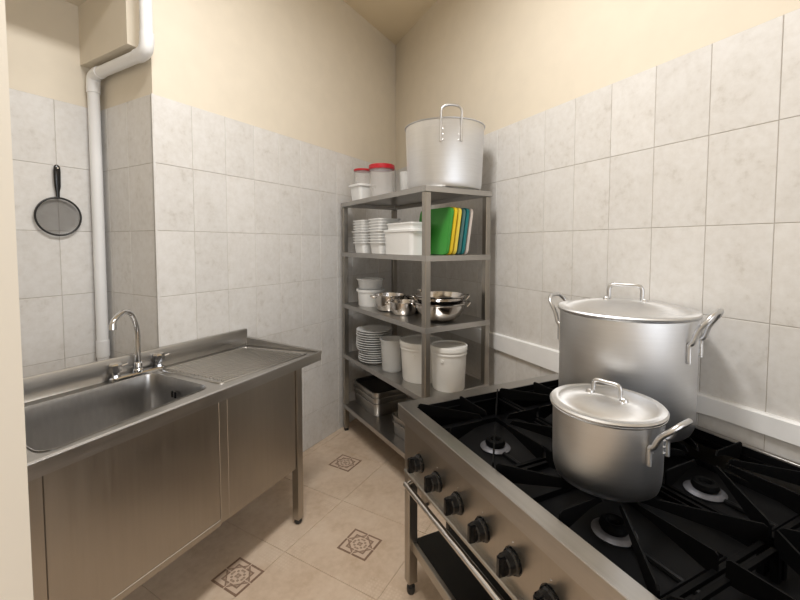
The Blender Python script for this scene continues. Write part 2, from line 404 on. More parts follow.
# ------------------------------------------------------------------ hanging strainer
st = thing('wire_strainer', 'black rimmed wire mesh strainer hanging on the tiled alcove wall', 'strainer', (.966, YB - .008, 1.75))
SR = .100
ring = [(SR*math.cos(2*PI*i/48), -.010, SR*math.sin(2*PI*i/48)) for i in range(49)]
bm = B(); tube(bm, ring, .005, 8, caps=False); obj('rim', bm, M['blackshelf'], st)
bm = B(); 
prof = [(0, .0), (.35, -.001), (.7, -.003), (.9, -.006), (.98, -.010)]
rings = [[(SR*r*math.cos(2*PI*i/40), y + .004, SR*r*math.sin(2*PI*i/40)) for i in range(40)] for r, y in prof[1:]]
loft(bm, rings, True, False); obj('wire_mesh', bm, M['mesh'], st)
bm = B(); tube(bm, [(0, -.010, SR-.004), (0, -.010, SR + .03), (0, -.011, SR + .06), (0, -.011, SR + .14), (0, -.011, SR + .165), (0, -.011, SR + .175)], [.008, .009, .014, .016, .014, .006], 12, flat=.55)
hd = obj('handle', bm, M['black'], st)
bm = B(); tube(bm, [(0, -.022, SR+.157), (0, -.002, SR+.157)], .004, 10); obj('hanging_nail', bm, M['chrome'], hd)

# ================================================================== SINK
SO = Vector((1.05, 1.78, 0))
sink = thing('sink_unit', 'stainless steel sink unit with large basin and ribbed drainboard', 'sink', SO)
def L(*p): return [(x - SO.x, y - SO.y, z) for x, y, z in p]
ZD = .958
FRONT_A = math.radians(3.4155)
fd = Vector((math.cos(FRONT_A), math.sin(FRONT_A), 0)); fn = Vector((math.sin(FRONT_A), -math.cos(FRONT_A), 0)); F0 = Vector((1.817, 1.581, 0))
def fp(t, off, z): p = F0 + fd*t - fn*off; return (p.x, p.y, z)        # t along the front edge (0 = right end), off = depth behind it
FL, FR_, BR_, BL_ = fp(-1.585, 0, 0), fp(0, 0, 0), (1.722, 2.121, 0), (.25, 2.110, 0)
bowl_c = [(.49, 1.545, 0), (1.115, 1.628, 0), (1.100, 2.050, 0), (.49, 2.045, 0)]
bm = B()
outer = L(*[(p[0], p[1], ZD) for p in (FL, FR_, BR_, BL_)])
inner = [(x - SO.x, y - SO.y, z) for x, y, z in rpoly(bowl_c, .055, ZD, 6)]
ov = vs_(bm, outer); iv = vs_(bm, inner)
for ring_ in (ov, iv):
    for i in range(len(ring_)): bm.edges.new((ring_[i], ring_[(i+1) % len(ring_)]))
bmesh.ops.triangle_fill(bm, use_beauty=True, use_dissolve=False, edges=bm.edges[:])
# folded edges: front apron, ends
lo = vs_(bm, [(x, y, ZD - .048) for x, y, z in outer])
for i in range(4):
    j = (i+1) % 4; face(bm, (ov[i], ov[j], lo[j], lo[i]))
lo2 = vs_(bm, [(x*.985, y*.97, ZD - .048) for x, y, z in outer])
for i in range(4):
    j = (i+1) % 4; face(bm, (lo[i], lo[j], lo2[j], lo2[i]))
obj('countertop', bm, M['steel'], sink, ang=30)
# basin
bm = B()
def shrink(loop, k, z):
    c = Vector((sum(p[0] for p in loop)/len(loop), sum(p[1] for p in loop)/len(loop)))
    return [(c.x + (x-c.x)*k, c.y + (y-c.y)*k, z) for x, y, _ in loop]
loft(bm, [shrink(inner, 1.012, ZD+.0035), shrink(inner, 1.0, ZD+.003), shrink(inner, .985, ZD - .012), shrink(inner, .97, ZD - .10), shrink(inner, .955, ZD - .245), shrink(inner, .93, ZD - .268), shrink(inner, .86, ZD - .28)], False, True)
basin = obj('basin', bm, M['steel_bowl'], sink, ang=60)
bm = B(); lathe(bm, [(0, ZD-.277), (.028, ZD-.277), (.04, ZD-.272), (.045, ZD-.279)], 24, .80-SO.x, 1.80-SO.y); obj('drain', bm, M['chrome'], basin)
bm = B()
for dx in (-.012, .012): box(bm, 1.085-SO.x, 1.0915-SO.x, 1.86+dx-.004-SO.y, 1.86+dx+.004-SO.y, ZD-.085, ZD-.055)
obj('overflow_slot', bm, M['black'], basin)
# backsplash with rolled top
bm = B()
bs = [(.25, 2.098), (1.722, 2.109)]
prof = [(0.000, ZD), (-.006, ZD+.012), (-.008, 1.052), (-.004, 1.060), (.012, 1.060), (.012, ZD-.047)]
loft(bm, [L(*[(x, y - o + .004 if False else y + o + .012, z) for o, z in prof]) for x, y in bs], True, True)
obj('backsplash', bm, M['steel'], sink, ang=50)
# raised rolled bead round the drainboard and along the front
def bead(pts, r, nm='raised_edge', parent=sink, mt='steel'):
    bm = B(); tube(bm, L(*pts), r, 8); return obj(nm, bm, M[mt], parent)
zb = ZD + .001
# right-hand lip, rising towards the wall
bm = B()
loft(bm, [L((1.815, 1.581, ZD-.01), (1.825, 1.582, ZD-.01), (1.825, 1.582, ZD+.006), (1.803, 1.581, ZD+.006)),
          L((1.722, 2.121, ZD-.01), (1.735, 2.121, ZD-.01), (1.735, 2.121, ZD+.048), (1.712, 2.121, ZD+.048))], True, True)
obj('end_lip', bm, M['steel'], sink)
bead([fp(-1.585, .006, zb), fp(0, .006, zb)], .0055, 'front_bead', mt='alu_cast')
db = [(1.165, 1.622), (1.755, 1.625), (1.668, 2.062), (1.142, 2.060)]
lp = rpoly([(x, y, 0) for x, y in db], .03, zb, 4); bm = B(); tube(bm, L(*(lp + lp[:1])), .0045, 6, caps=False); dbe = obj('drainboard_edge', bm, M['steel'], sink)
nr = 15
for i in range(nr):
    v = (i + 1)/(nr + 1)
    xa, ya = db[0][0] + (db[3][0]-db[0][0])*v + .03, db[0][1] + (db[3][1]-db[0][1])*v
    xb, yb = db[1][0] + (db[2][0]-db[1][0])*v - .03, db[1][1] + (db[2][1]-db[1][1])*v
    bm = B(); tube(bm, L((xa, ya, zb), (xb, yb, zb)), .0045, 8); obj('rib', bm, M['steel'], dbe)
# legs: square tubes with feet
def leg(t, off, w=.042):
    bm = B()
    c = [fp(t, off, 0), fp(t + w, off, 0), fp(t + w, off + w, 0), fp(t, off + w, 0)]
    loft(bm, [L(*[(x, y, .03) for x, y, _ in c]), L(*[(x, y, ZD-.047) for x, y, _ in c])], True, True)
    o = obj('leg', bm, M['steel_v'], sink, smooth=False)
    bm = B(); m = fp(t + w/2, off + w/2, 0); lathe(bm, [(0, 0), (.014, 0), (.022, .012), (.020, .032), (0, .032)], 12, m[0]-SO.x, m[1]-SO.y); obj('foot', bm, M['gap'], o)
for t_, o_ in ((-.192, .022), (-1.376, .022), (-.235, .46), (-1.376, .52)): leg(t_, o_)
# front panels and centre stile, side panel, bottom fold
def panel(nm, t0, t1, off, z0, z1, th=.012, mat='steel_v'):
    bm = B()
    c = [fp(t0, off, 0), fp(t1, off, 0), fp(t1, off + th, 0), fp(t0, off + th, 0)]
    loft(bm, [L(*[(x, y, z0) for x, y, _ in c]), L(*[(x, y, z1) for x, y, _ in c])], True, True)
    bmesh.ops.bevel(bm, geom=bm.edges[:], offset=.002, segments=1, affect='EDGES')
    return obj(nm, bm, M[mat], sink, smooth=False)
ZP = .334
panel('front_panel', -.652, -.196, .032, ZP, ZD-.047); panel('front_panel', -1.328, -.699, .032, ZP+.006, ZD-.047)
panel('centre_stile', -.698, -.653, .030, ZP + .004, ZD-.047)
panel('bottom_fold', -1.328, -.699, .029, ZP - .004, ZP + .024, .006)
bm = B(); c = [fp(-.21, .066, 0), fp(-.205, .066, 0), fp(-.24, .45, 0), fp(-.245, .45, 0)]
loft(bm, [L(*[(x, y, ZP) for x, y, _ in c]), L(*[(x, y, ZD-.047) for x, y, _ in c])], True, True); obj('side_panel', bm, M['steel_v'], sink, smooth=False)

# faucet
FO = Vector((1.045, 2.078, ZD))
fc = thing('kitchen_faucet', 'chrome gooseneck faucet with two tap handles on the sink rim', 'faucet', FO)
bm = B()
loft(bm, [rrect(.25, .048, .022, .002), rrect(.25, .048, .022, .014), rrect(.235, .036, .017, .020)], True, True); obj('base_plate', bm, M['chrome'], fc)
bm = B(); tube(bm, smooth_path([(0, 0, .018), (0, 0, .10), (.002, 0, .19), (-.006, -.004, .250), (-.034, -.022, .308), (-.076, -.05, .330), (-.118, -.078, .318), (-.144, -.095, .298), (-.150, -.099, .278)], 6), .0125, 14)
sp = obj('spout', bm, M['chrome'], fc, ang=60)
bm = B(); tube(bm, [(-.149, -.098, .286), (-.1505, -.100, .264)], .0155, 14); obj('aerator', bm, M['chrome'], sp)
bm = B(); lathe(bm, [(.0, .018), (.022, .018), (.022, .03), (.017, .036), (.017, .062), (.013, .068), (0, .068)], 20); obj('spout_collar', bm, M['chrome'], fc)
for sx in (-.1, .1):
    bm = B(); lathe(bm, [(0, .018), (.019, .018), (.017, .03), (.014, .034), (.014, .040), (.026, .044), (.028, .078), (.024, .086), (0, .087)], 8, sx, 0)
    h_ = obj('tap_handle', bm, M['chrome'], fc, ang=25)
    bm = B(); tube(bm, [(sx, 0, .062), (sx + .05, -.006, .072)], [.007, .004], 8); obj('lever', bm, M['chrome'], h_)

# ================================================================== SHELF RACK
rack = thing('steel_shelf_rack', 'five tier stainless steel shelf rack in the room corner', 'shelf rack', RF, RO - PI/2)
RL, RW, PW = 1.215, .525, .040                          # local x = b (towards wall), y = a (away)
for ax, ay in ((0, 0), (RW-PW, 0), (0, RL-PW), (RW-PW, RL-PW)):
    bm = B(); box(bm, ax, ax+PW, ay, ay+PW, .025, SHELF[0] - .036, .003); po = obj('post', bm, M['steel_rack'], rack, smooth=False)
    bm = B(); box(bm, ax+.004, ax+PW-.004, ay+.004, ay+PW-.004, 0, .03, .003); obj('foot', bm, M['gap'], po)
for k, z in enumerate(SHELF):
    bm = B(); i = 0 if k == 0 else .003
    box(bm, -.004 + i, RW + .004 - i, -.004 + i, RL + .004 - i, z - .0025, z, .001)
    t_ = .034
    box(bm, -.004 + i, -.001 + i, -.004 + i, RL + .004 - i, z - t_, z - .002); box(bm, RW + .001 - i, RW + .004 - i, -.004 + i, RL + .004 - i, z - t_, z - .002)
    box(bm, -.004 + i, RW + .004 - i, -.004 + i, -.001 + i, z - t_, z - .002); box(bm, -.004 + i, RW + .004 - i, RL + .001 - i, RL + .004 - i, z - t_, z - .002)
    sh = obj('shelf', bm, M['steel'], rack, smooth=False)
    if k:
        bm = B(); box(bm, .24, .28, .003, RL - .003, z - .03, z - .003); obj('stiffener', bm, M['steel'], sh, smooth=False)

# ------------------------------------------------------------------ pots
def pot_body(bm, r, h, thick=.004, flare=.0):
    lathe(bm, [(0, 0), (r*.90, 0), (r*.955, .006), (r*.985, .022), (r, .055), (r + flare, h - .006), (r + flare + .006, h - .004), (r + flare + .0075, h), (r + flare + .003, h + .003), (r + flare - thick, h), (r - thick, .055), (r*.95, .012), (0, .008)], 72)
def side_handle(pot, ang, r, z0, w, strap, out, up, tr, upright=False):
    """riveted loop handle; local direction ang, attached at z0"""
    ca, sa = math.cos(ang), math.sin(ang)
    def P(x, y, z): return (ca*x - sa*y, sa*x + ca*y, z)
    hw = w/2; rr = lambda y: math.sqrt(max(0, r*r - y*y))
    base = rr(hw)
    if upright: path = [(base+.006, -hw, z0), (base+.006, -hw, z0+strap), (base+out*.6, -hw, z0+strap+up*.45), (base+out, -hw*.96, z0+strap+up*.78), (base+out, -hw*.62, z0+strap+up*.96), (base+out, 0, z0+strap+up)]
    else: path = [(base+.006, -hw, z0), (base+.006, -hw, z0+strap*.8), (base+.016, -hw, z0+strap), (base+out*.45, -hw*.98, z0+strap+up*.42), (base+out*.82, -hw*.9, z0+strap+up*.80), (base+out, -hw*.5, z0+strap+up), (base+out*1.02, 0, z0+strap+up*1.02)]
    path = path + [(x, -y, z) for x, y, z in reversed(path[:-1])]
    bm = B(); tube(bm, [P(*p) for p in smooth_path(path, 5)], tr, 10); h = obj('handle', bm, M['alu_cast'], pot, ang=60)
    for s in (-1, 1):
        bm = B()
        for k in range(3):
            zz = z0 + .01 + (strap - .02)*k/2; y = s*(hw - .0) - s*.014; x = rr(y)
            tube(bm, [P(x - .002, y, zz), P(x + .003, y, zz), P(x+.0045, y, zz)], [.005, .005, .002], 8)
        obj('rivets', bm, M['alu_cast'], h)['kind'] = 'stuff'
def lid(pot, r, h, rise, hang, hw, hh, tr):
    bm = B()
    lathe(bm, [(r + .003, h - .004), (r + .009, h - .003), (r + .0105, h + .002), (r + .006, h + .007), (r*.965, h + .0055), (r*.92, h + .005), (r*.895, h + .0068), (r*.80, h + .009 + rise*.30), (r*.55, h + .009 + rise*.70), (r*.3, h + .009 + rise*.92), (0, h + .009 + rise), (0, h + .006 + rise), (r*.5, h + .006 + rise*.72), (r*.86, h + .004), (r*.95, h + .002)], 72)
    l = obj('lid', bm, M['alu_lid'], pot, ang=50)
    ca, sa = math.cos(hang), math.sin(hang); top = lambda x: h + .009 + rise*(1 - (x/r)**2*.9)
    pts = [(-hw - .012, top(hw) + .003), (-hw, top(hw) + .007), (-hw + .001, top(hw) + hh*.75), (-hw*.72, top(hw) + hh*.99), (0, top(hw) + hh), (hw*.72, top(hw) + hh*.99), (hw - .001, top(hw) + hh*.75), (hw, top(hw) + .007), (hw + .012, top(hw) + .003)]
    bm = B(); tube(bm, [(ca*x, sa*x, z) for x, z in smooth_path3(pts)], tr, 10); g = obj('lid_handle', bm, M['alu_cast'], l, ang=60)
    for s in (-1, 1):
        bm = B(); x = s*(hw + .010); lathe(bm, [(0, top(hw) + .007), (.010, top(hw) + .006), (.013, top(hw) - .002), (0, top(hw) - .004)], 10, ca*x, sa*x)
        obj('lid_handle_foot', bm, M['alu_cast'], g)
def smooth_path3(pts, n=5): return [(p.x, p.z) for p in smooth_path([(x, 0, z) for x, z in pts], n)]
ZG = .905
def toward(x, y): return math.atan2(-y, -x)
# big pot
bx, by = 1.820, .007; tc = toward(bx, by)
pot = thing('stock_pot', 'large lidded aluminium stock pot on the back of the stove', 'pot', (bx, by, ZG), group='aluminium cooking pots')
bm = B(); pot_body(bm, .240, .432); obj('body', bm, M['alu'], pot, ang=40)
lid(pot, .240, .437, .030, tc + PI/2 - .10, .058, .060, .0075)
for da in (math.radians(69), math.radians(69) + PI): side_handle(pot, tc + da, .240, .285, .135, .075, .068, .105, .0085)
# small pot
bx, by = 1.331, .047; tc = toward(bx, by)
pot = thing('stock_pot', 'smaller lidded aluminium pot at the front of the stove', 'pot', (bx, by, ZG), group='aluminium cooking pots')
bm = B(); pot_body(bm, .148, .213, flare=.002); obj('body', bm, M['alu'], pot, ang=40)
lid(pot, .148, .218, .015, tc + PI/2 - .42, .040, .042, .006)
side_handle(pot, tc + math.radians(60), .150, .112, .095, .055, .066, .070, .0075)
# pot on the rack
bx, by = 2.464, 1.070; tc = toward(bx, by)
pot = thing('stock_pot', 'large open aluminium stock pot on top of the shelf rack', 'pot', (bx, by, SHELF[0]), group='aluminium cooking pots')
bm = B(); pot_body(bm, .243, .409, flare=.013); obj('body', bm, M['alu'], pot, ang=40)
for da in (math.radians(9), math.radians(9) + PI): side_handle(pot, tc + da, .250,   .268, .125, .085, .02, .125, .0075, True)

# ================================================================== STOVE
SO_S, SO_N = 2.250, 1.015
stove = thing('gas_range', 'stainless steel six burner gas range with black iron grates', 'stove', sn(SO_S, SO_N), AB + PI)   # local x along s, y to the wall
SLn, SD, ZTOP = 1.73, .955, .888
px0, px1, py0, py1 = .074, SLn - .07, .054, .945          # pan opening
bm = B()
for a in ((0, SLn, 0, py0), (0, SLn, py1, SD), (0, px0, py0, py1), (px1, SLn, py0, py1)): box(bm, a[0], a[1], a[2], a[3], ZTOP-.004, ZTOP)
box(bm, 0, SLn, 0, .003, ZTOP-.066, ZTOP-.002); box(bm, 0, .003, 0, SD, ZTOP-.066, ZTOP-.002); box(bm, SLn-.003, SLn, 0, SD, ZTOP-.066, ZTOP-.002)
obj('top_frame', bm, M['steel'], stove, smooth=False)
bm = B(); tube(bm, [(0, .002, ZTOP-.003), (SLn, .002, ZTOP-.003)], .003, 8); obj('front_edge_bead', bm, M['alu_cast'], stove)
bm = B(); box(bm, 0, SLn, SD, SD+.02, ZTOP-.10, ZTOP, .002); obj('back_strip', bm, M['steel'], stove)
# front control panel with folded lower flange
bm = B(); box(bm, .052, SLn-.052, .022, .026, .612, ZTOP-.05); box(bm, .052, SLn-.052, .002, .026, .596, .612, .004); box(bm, .052, SLn-.052, .024, .20, .590, .594)
obj('control_panel', bm, M['steel_v'], stove, smooth=False)
bm = B(); box(bm, .03, SLn-.03, .05, SD-.02, .68, .70); obj('drip_tray', bm, M['blackshelf'], stove, smooth=False)
for x0 in (0.004, SLn-.010):
    bm = B(); box(bm, x0, x0+.006, .05, SD-.02, .60, ZTOP-.05); obj('end_panel', bm, M['steel_v'], stove, smooth=False)
bm = B(); box(bm, .02, SLn-.02, SD-.03, SD-.02, .60, ZTOP-.05); obj('back_panel', bm, M['steel_v'], stove, smooth=False)
# legs
for lx, ly in ((.004, .030), (SLn-.05, .030), (.004, SD-.07), (SLn-.05, SD-.07)):
    bm = B(); box(bm, lx, lx+.046, ly, ly+.046, .055, ZTOP-.05, .004); lg = obj('leg', bm, M['steel_v'], stove, smooth=False)
    bm = B(); lathe(bm, [(0, 0), (.016, 0), (.019, .008), (.019, .03), (.012, .034), (.012, .06), (0, .06)], 12, lx+.023, ly+.023); obj('foot', bm, M['gap'], lg)
# undershelf
bm = B(); box(bm, .03, SLn-.03, .07, SD-.03, .246, .25); us = obj('undershelf', bm, M['blackshelf'], stove, smooth=False)
bm = B(); box(bm, .045, SLn-.045, .050, .070, .205, .2505, .003); obj('front_rail', bm, M['steel_v'], us, smooth=False)
# towel bar along the front
bm = B(); tube(bm, [(.066, .006, .546), (SLn-.066, .006, .546)], .0125, 14); br = obj('front_bar', bm, M['polish'], stove)
for x in (.074, SLn-.074):
    bm = B(); tube(bm, [(x, .006, .546), (x, .05, .560)], .009, 10); obj('bar_bracket', bm, M['polish'], br)
# gas manifold behind the panel with its valves
bm = B(); tube(bm, [(.06, .085, .565), (SLn-.06, .085, .565)], .012, 12); mf = obj('gas_manifold', bm, M['burner'], stove)
bm = B(); tube(bm, [(.29, .085, .565), (.29, .085, .50), (.29, .085, .495), (.29, .085, .465)], [.004, .004, .009, .008], 8); obj('gas_valve', bm, M['black'], mf)
# knobs
def knob(x, z):
    bm = B()
    tube(bm, [(x, .022, z), (x, .012, z), (x, .008, z), (x, -.010, z), (x, -.014, z)], [.034, .034, .030, .029, .025], 24)
    kb = obj('knob', bm, M['black'], stove, ang=30)
    bm = B(); c = [(x-.011, -.010), (x+.011, -.010), (x+.008, -.034), (x-.008, -.034)]
    loft(bm, [[(a, b, z-.029) for a, b in c], [(a, b, z+.031) for a, b in c]], True, True); bmesh.ops.bevel(bm, geom=bm.edges[:], offset=.003, segments=2, affect='EDGES'); obj('knob_grip', bm, M['black'], kb)
    bm = B(); tube(bm, [(x, .0235, z), (x, .0205, z)], .038, 24); obj('knob_bezel', bm, M['black'], kb)
    bm = B(); tube(bm, [(x - .002, .023, z + .054), (x-.002, .0205, z + .054)], [.003, .002], 8); obj('index_screw', bm, M['steel'], kb)
for i in range(11):
    s = 2.420 + .1425*i
    if s < SO_S + SLn - .1: knob(s - SO_S, .690)
# black pan
bm = B(); box(bm, px0, px1, py0, py1, .771, .778)
for a in ((px0, px0+.003, py0, py1), (px1-.003, px1, py0, py1), (px0, px1, py0, py0+.003), (px0, px1, py1-.003, py1)): box(bm, a[0], a[1], a[2], a[3], .772, ZTOP-.002)
obj('burner_pan', bm, M['enamel'], stove, smooth=False)
gx, gy = (px1 - px0)/3, (py1 - py0)/2
for i in range(3):
    for j in range(2):
        cx, cy = px0 + gx*(i+.5), py0 + gy*(j+.5)
        hx, hy = gx/2 - .006, gy/2 - .006
        # grate
        bm = B(); zt = ZG; fr = .862
        for a in ((-hx, hx, -hy, -hy+.012), (-hx, hx, hy-.012, hy), (-hx, -hx+.012, -hy, hy), (hx-.012, hx, -hy, hy)): box(bm, cx+a[0], cx+a[1], cy+a[2], cy+a[3], fr-.012, fr)
        for x_, y_ in ((-1, -1), (1, -1), (1, 1), (-1, 1)): box(bm, cx + x_*(hx-.008) - .008, cx + x_*(hx-.008) + .008, cy + y_*(hy-.008)-.008, cy + y_*(hy-.008)+.008, .778, fr)
        frame = obj('grate', bm, M['iron'], stove, smooth=False)
        for k in range(8):
            a = PI/4*k + (0 if True else 0)
            dx, dy = math.cos(a), math.sin(a)
            tmax = min(hx/abs(dx) if abs(dx) > 1e-6 else 9, hy/abs(dy) if abs(dy) > 1e-6 else 9)
            if k % 2: dx, dy = math.copysign(hx, dx), math.copysign(hy, dy); tmax = math.hypot(dx, dy); dx, dy = dx/tmax, dy/tmax
            t0 = .055; bm = B(); wn = .0026; nx, ny = -dy*wn, dx*wn
            prof = [(t0, zt-.016), (t0 + .012, zt), (tmax - .010, zt), (tmax - .002, zt - .006), (tmax - .002, fr - .012), (tmax - .03, fr - .012), (t0 + .05, zt - .024)]
            loft(bm, [[(cx + dx*t + nx*s_, cy + dy*t + ny*s_, z) for t, z in prof] for s_ in (-1, 1)], True, True)
            obj('grate_fin', bm, M['iron'], frame, smooth=False)
        # burner
        bm = B(); lathe(bm, [(0, .778), (.056, .778), (.060, .784), (.05, .790), (.045, .792), (0, .792)], 28, cx, cy); bn = obj('burner', bm, M['burner'], stove)
        bm = B(); lathe(bm, [(0, .792), (.036, .792), (.040, .802), (.036, .814), (.026, .818), (.020, .816), (.016, .804), (0, .804)], 28, cx, cy); obj('burner_cap', bm, M['iron'], bn)
        bm = B(); tube(bm, [(cx + .06, cy - .005, .783), (cx + gx/2 - .03, cy - .005, .783)], .009, 8); obj('gas_tube', bm, M['enamel'], bn)
        # square drip tray edge round the burner
        bm = B(); tx, ty = hx - .06, hy - .055
        for a in ((-tx, tx, -ty, -ty+.004), (-tx, tx, ty-.004, ty), (-tx, -tx+.004, -ty, ty), (tx-.004, tx, -ty, ty)): box(bm, cx+a[0], cx+a[1], cy+a[2], cy+a[3], .777, .798)
        obj('burner_tray', bm, M['enamel'], stove, smooth=False)

# ================================================================== THINGS ON THE RACK
def place(a, b, k): return rk(a, b, SHELF[k])
# --- top tier
Z0 = SHELF[0]
t = thing('lidded_tub', 'small square white plastic tub with lid on the rack top', 'tub', place(1.075, .125, 0), RO - PI/2 + .1)
bm = B(); loft(bm, [rrect(.125, .145, .02, 0), rrect(.15, .17, .024, .125)], True, True); obj('body', bm, M['white'], t)
bm = B(); loft(bm, [rrect(.166, .188, .028, .122), rrect(.176, .198, .03, .126), rrect(.176, .198, .03, .140), rrect(.15, .17, .024, .146)], True, True); obj('lid', bm, M['white'], t)
def jar(nm, label, a, b, r, h, k=0, base=0):
    t = thing(nm, label, 'jar', rk(a, b, SHELF[k] + base), group='clear jars with red lids')
    bm = B(); lathe(bm, [(0, .002), (r*.80, 0), (r*.86, .004), (r*.90, h*.55), (r*.95, h*.86), (r*.95, h*.93), (r*.91, h*.93), (r*.86, h*.5), (r*.81, .008), (0, .008)], 36); obj('body', bm, M['clear'], t)
    bm = B(); lathe(bm, [(r*.92, h*.86), (r*1.0, h*.86), (r*1.02, h*.90), (r*1.0, h*.985), (r*.92, h), (r*.86, h*.985), (0, h*.985)], 36); obj('lid', bm, M['red'], t)
jar('clear_jar', 'shorter clear plastic jar with red lid standing on the white tub', 1.075, .128, .072, .125, 0, .146)
jar('clear_jar', 'taller clear plastic jar with red lid beside the large pot', .765, .135, .098, .255)
bm = B(); r, h = .050, .20; lathe(bm, [(0, 0), (r*.8, 0), (r*.95, h*.9), (r, h*.9), (r, h), (r*.93, h), (r*.77, .006), (0, .006)], 28)
tag(obj('plastic_cup', bm, M['frost'], loc=place(.66, .285, 0)), 'frosted plastic cup between the red lidded jar and the pot', 'cup')

# --- second tier: nested tubs, lidded box, boards
bm = B(); 
def tub_loops(w, h, lip, z=0): return [rrect(w*.84, w*.84, w*.10, z+.0), rrect(w*.94, w*.94, w*.14, z + h - .008), rrect(w*.94 + lip, w*.94 + lip, w*.16, z + h - .008), rrect(w*.94 + lip, w*.94 + lip, w*.16, z + h), rrect(w*.925, w*.925, w*.13, z + h), rrect(w*.825, w*.825, w*.09, z + .003)]
loft(bm, tub_loops(.180, .085, .022), True, True); tub_me = mesh_from(bm, 'plastic_tub', M['white'])
bm = B(); loft(bm, tub_loops(.185, .085, .032), True, True); tub_me2 = mesh_from(bm, 'plastic_tub', M['white'])
for (a, b, n, lab) in ((.965, .115, 9, 'white plastic food tub nested in the stack near the far post'), (.700, .120, 9, 'white plastic food tub nested in the stack beside the lidded box')):
    for i in range(n):
        o = obj('plastic_tub', tub_me2 if i == 4 else tub_me, None, loc=rk(a, b, SHELF[1] + .0215*i), rotz=RO - PI/2 + random.uniform(-.03, .03))
        tag(o, ('topmost ' + lab if i == n-1 else 'wide-rimmed ' + lab if i == 4 else lab), 'tub', 'nested white tubs on the rack')
t = thing('lidded_box', 'rectangular white plastic food box with smaller tray on its lid', 'box', place(.345, .085, 1), RO - PI/2)
bm = B(); loft(bm, [rrect(  .14, .335, .025, 0), rrect(.15, .35, .03, .150)], True, True); obj('body', bm, M['white'], t)
bm = B(); loft(bm, [rrect(.152, .365, .034, .146), rrect(.160, .382, .036, .150), rrect(.160, .382, .036, .163), rrect(.145, .35, .03, .168)], True, True); obj('lid', bm, M['white'], t)
bm = B(); loft(bm, [rrect(.115, .30, .02, .168), rrect(.125, .315, .022, .200), rrect(.132, .325, .024, .200), rrect(.132, .325, .024, .210), rrect(.12, .31, .02, .210), rrect(.11, .29, .02, .18)], True, True); obj('upper_tray', bm, M['white'], t)
def board(nm, label, mat, b0, th, ln, ht, a0=.02, lean=.155):
    # stands on its long edge, parallel to the rack front, leaning to the wall
    bm = B()
    def lp(x): return [(x, y, z) for y, z in [(p[0], p[1]) for p in rr2]]
    rr2 = [(p[0] + ln/2, p[1] + ht/2) for p in rrect(ln, ht, .03, 0, 5)]
    loft(bm, [lp(0), lp(th)], True, True)
    bmesh.ops.bevel(bm, geom=[e_ for e_ in bm.edges if len(e_.link_faces) == 2 and e_.calc_face_angle(0) > 1.2], offset=.0015, segments=1, affect='EDGES')
    o = obj(nm, bm, M[mat], loc=rk(a0, b0, SHELF[1] + .004)); o.rotation_euler = Matrix.Rotation(RO - PI/2, 3, 'Z').to_4x4().to_3x3().__matmul__(Matrix.Rotation(lean, 3, 'Y')).to_euler()
    return tag(o, label, 'cutting board', 'plastic cutting boards')
for lab, mat, b0, th, ln, ht in (('green plastic cutting board leaning at the front of the row', 'green', .168, .020, .34, .300), ('bright yellow plastic cutting board next to the green one', 'yellow', .197, .020, .34, .302),
                             ('pale yellow plastic cutting board between yellow and grey boards', 'yellow2', .233, .018, .34, .300), ('grey green plastic cutting board next to the pale yellow one', 'slate', .268, .017, .34, .296),
                             ('dark teal plastic cutting board beside the off-white one', 'teal', .296, .020, .34, .300), ('off-white plastic cutting board at the wall end of the row', 'pinkish', .332, .015, .34, .300)):
    board('cutting_board', lab, mat, b0, th, ln, ht)
# --- third tier
def lathe_thing(nm, label, cat, prof, mat, loc, seg=40, group=None, ang=40):
    bm = B(); lathe(bm, prof, seg); return tag(obj(nm, bm, mat, loc=loc, ang=ang), label, cat, group)
r, h = .110, .135
lathe_thing('plastic_tub', 'round white plastic tub under a frosted container', 'tub', [(0, 0), (r*.86, 0), (r*.90, .006), (r*.96, h-.02), (r*1.05, h-.018), (r*1.06, h), (r*.94, h), (r*.86, .008), (0, .008)], M['white'], place(.983, .150, 2))
r2 = .108
lathe_thing('frosted_container', 'frosted plastic container stacked on the round white tub', 'container', [(0, 0), (r2*.84, 0), (r2*.88, .005), (r2*.97, .075), (r2*1.05, .078), (r2*1.06, .085), (r2*.95, .085), (r2*.84, .008), (0, .008)], M['frost'], rk(.983, .150, SHELF[2] + h))
def pan(label, a, b, r, h, hang, k=2, dz=0):
    t = thing('steel_saucepan', label, 'pan', rk(a, b, SHELF[k] + dz), group='steel pans on the rack')
    bm = B(); lathe(bm, [(0, 0), (r*.72, 0), (r*.82, .008), (r*.95, h*.45), (r, h-.006), (r + .008, h-.003), (r + .008, h), (r - .003, h), (r*.92, h*.45), (r*.78, .012), (0, .006)], 44); obj('body', bm, M['polish'], t)
    for da in (0, PI):
        bm = B(); ca, sa = math.cos(hang + da), math.sin(hang + da)
        tube(bm, smooth_path([(ca*x - sa*y, sa*x + ca*y, z) for x, y, z in ((r, -.035, h-.02), (r+.02, -.033, h-.016), (r+.032, -.02, h-.013), (r+.032, .02, h-.013), (r+.02, .033, h-.016), (r, .035, h-.02))], 4), .0045, 8); obj('handle', bm, M['polish'], t)
pan('steel saucepan with loop handles beside the round white tub', .690, .160, .115, .120, 2.2)
pan('small steel saucepan between two larger steel pans', .475, .150, .098, .095, 1.9)
pan('steel pan behind the small saucepan with raised knob lid', .56, .36, .11, .105, .4)
t = thing('pan_lid', 'small steel lid standing behind the saucepans', 'lid', rk(.56, .36, SHELF[2] + .105))
bm = B(); r = .118; lathe(bm, [(r, 0), (r, .004), (r*.9, .010), (r*.5, .022), (0, .026), (0, .022), (r*.9, .004)], 36); obj('cover', bm, M['polish'], t)
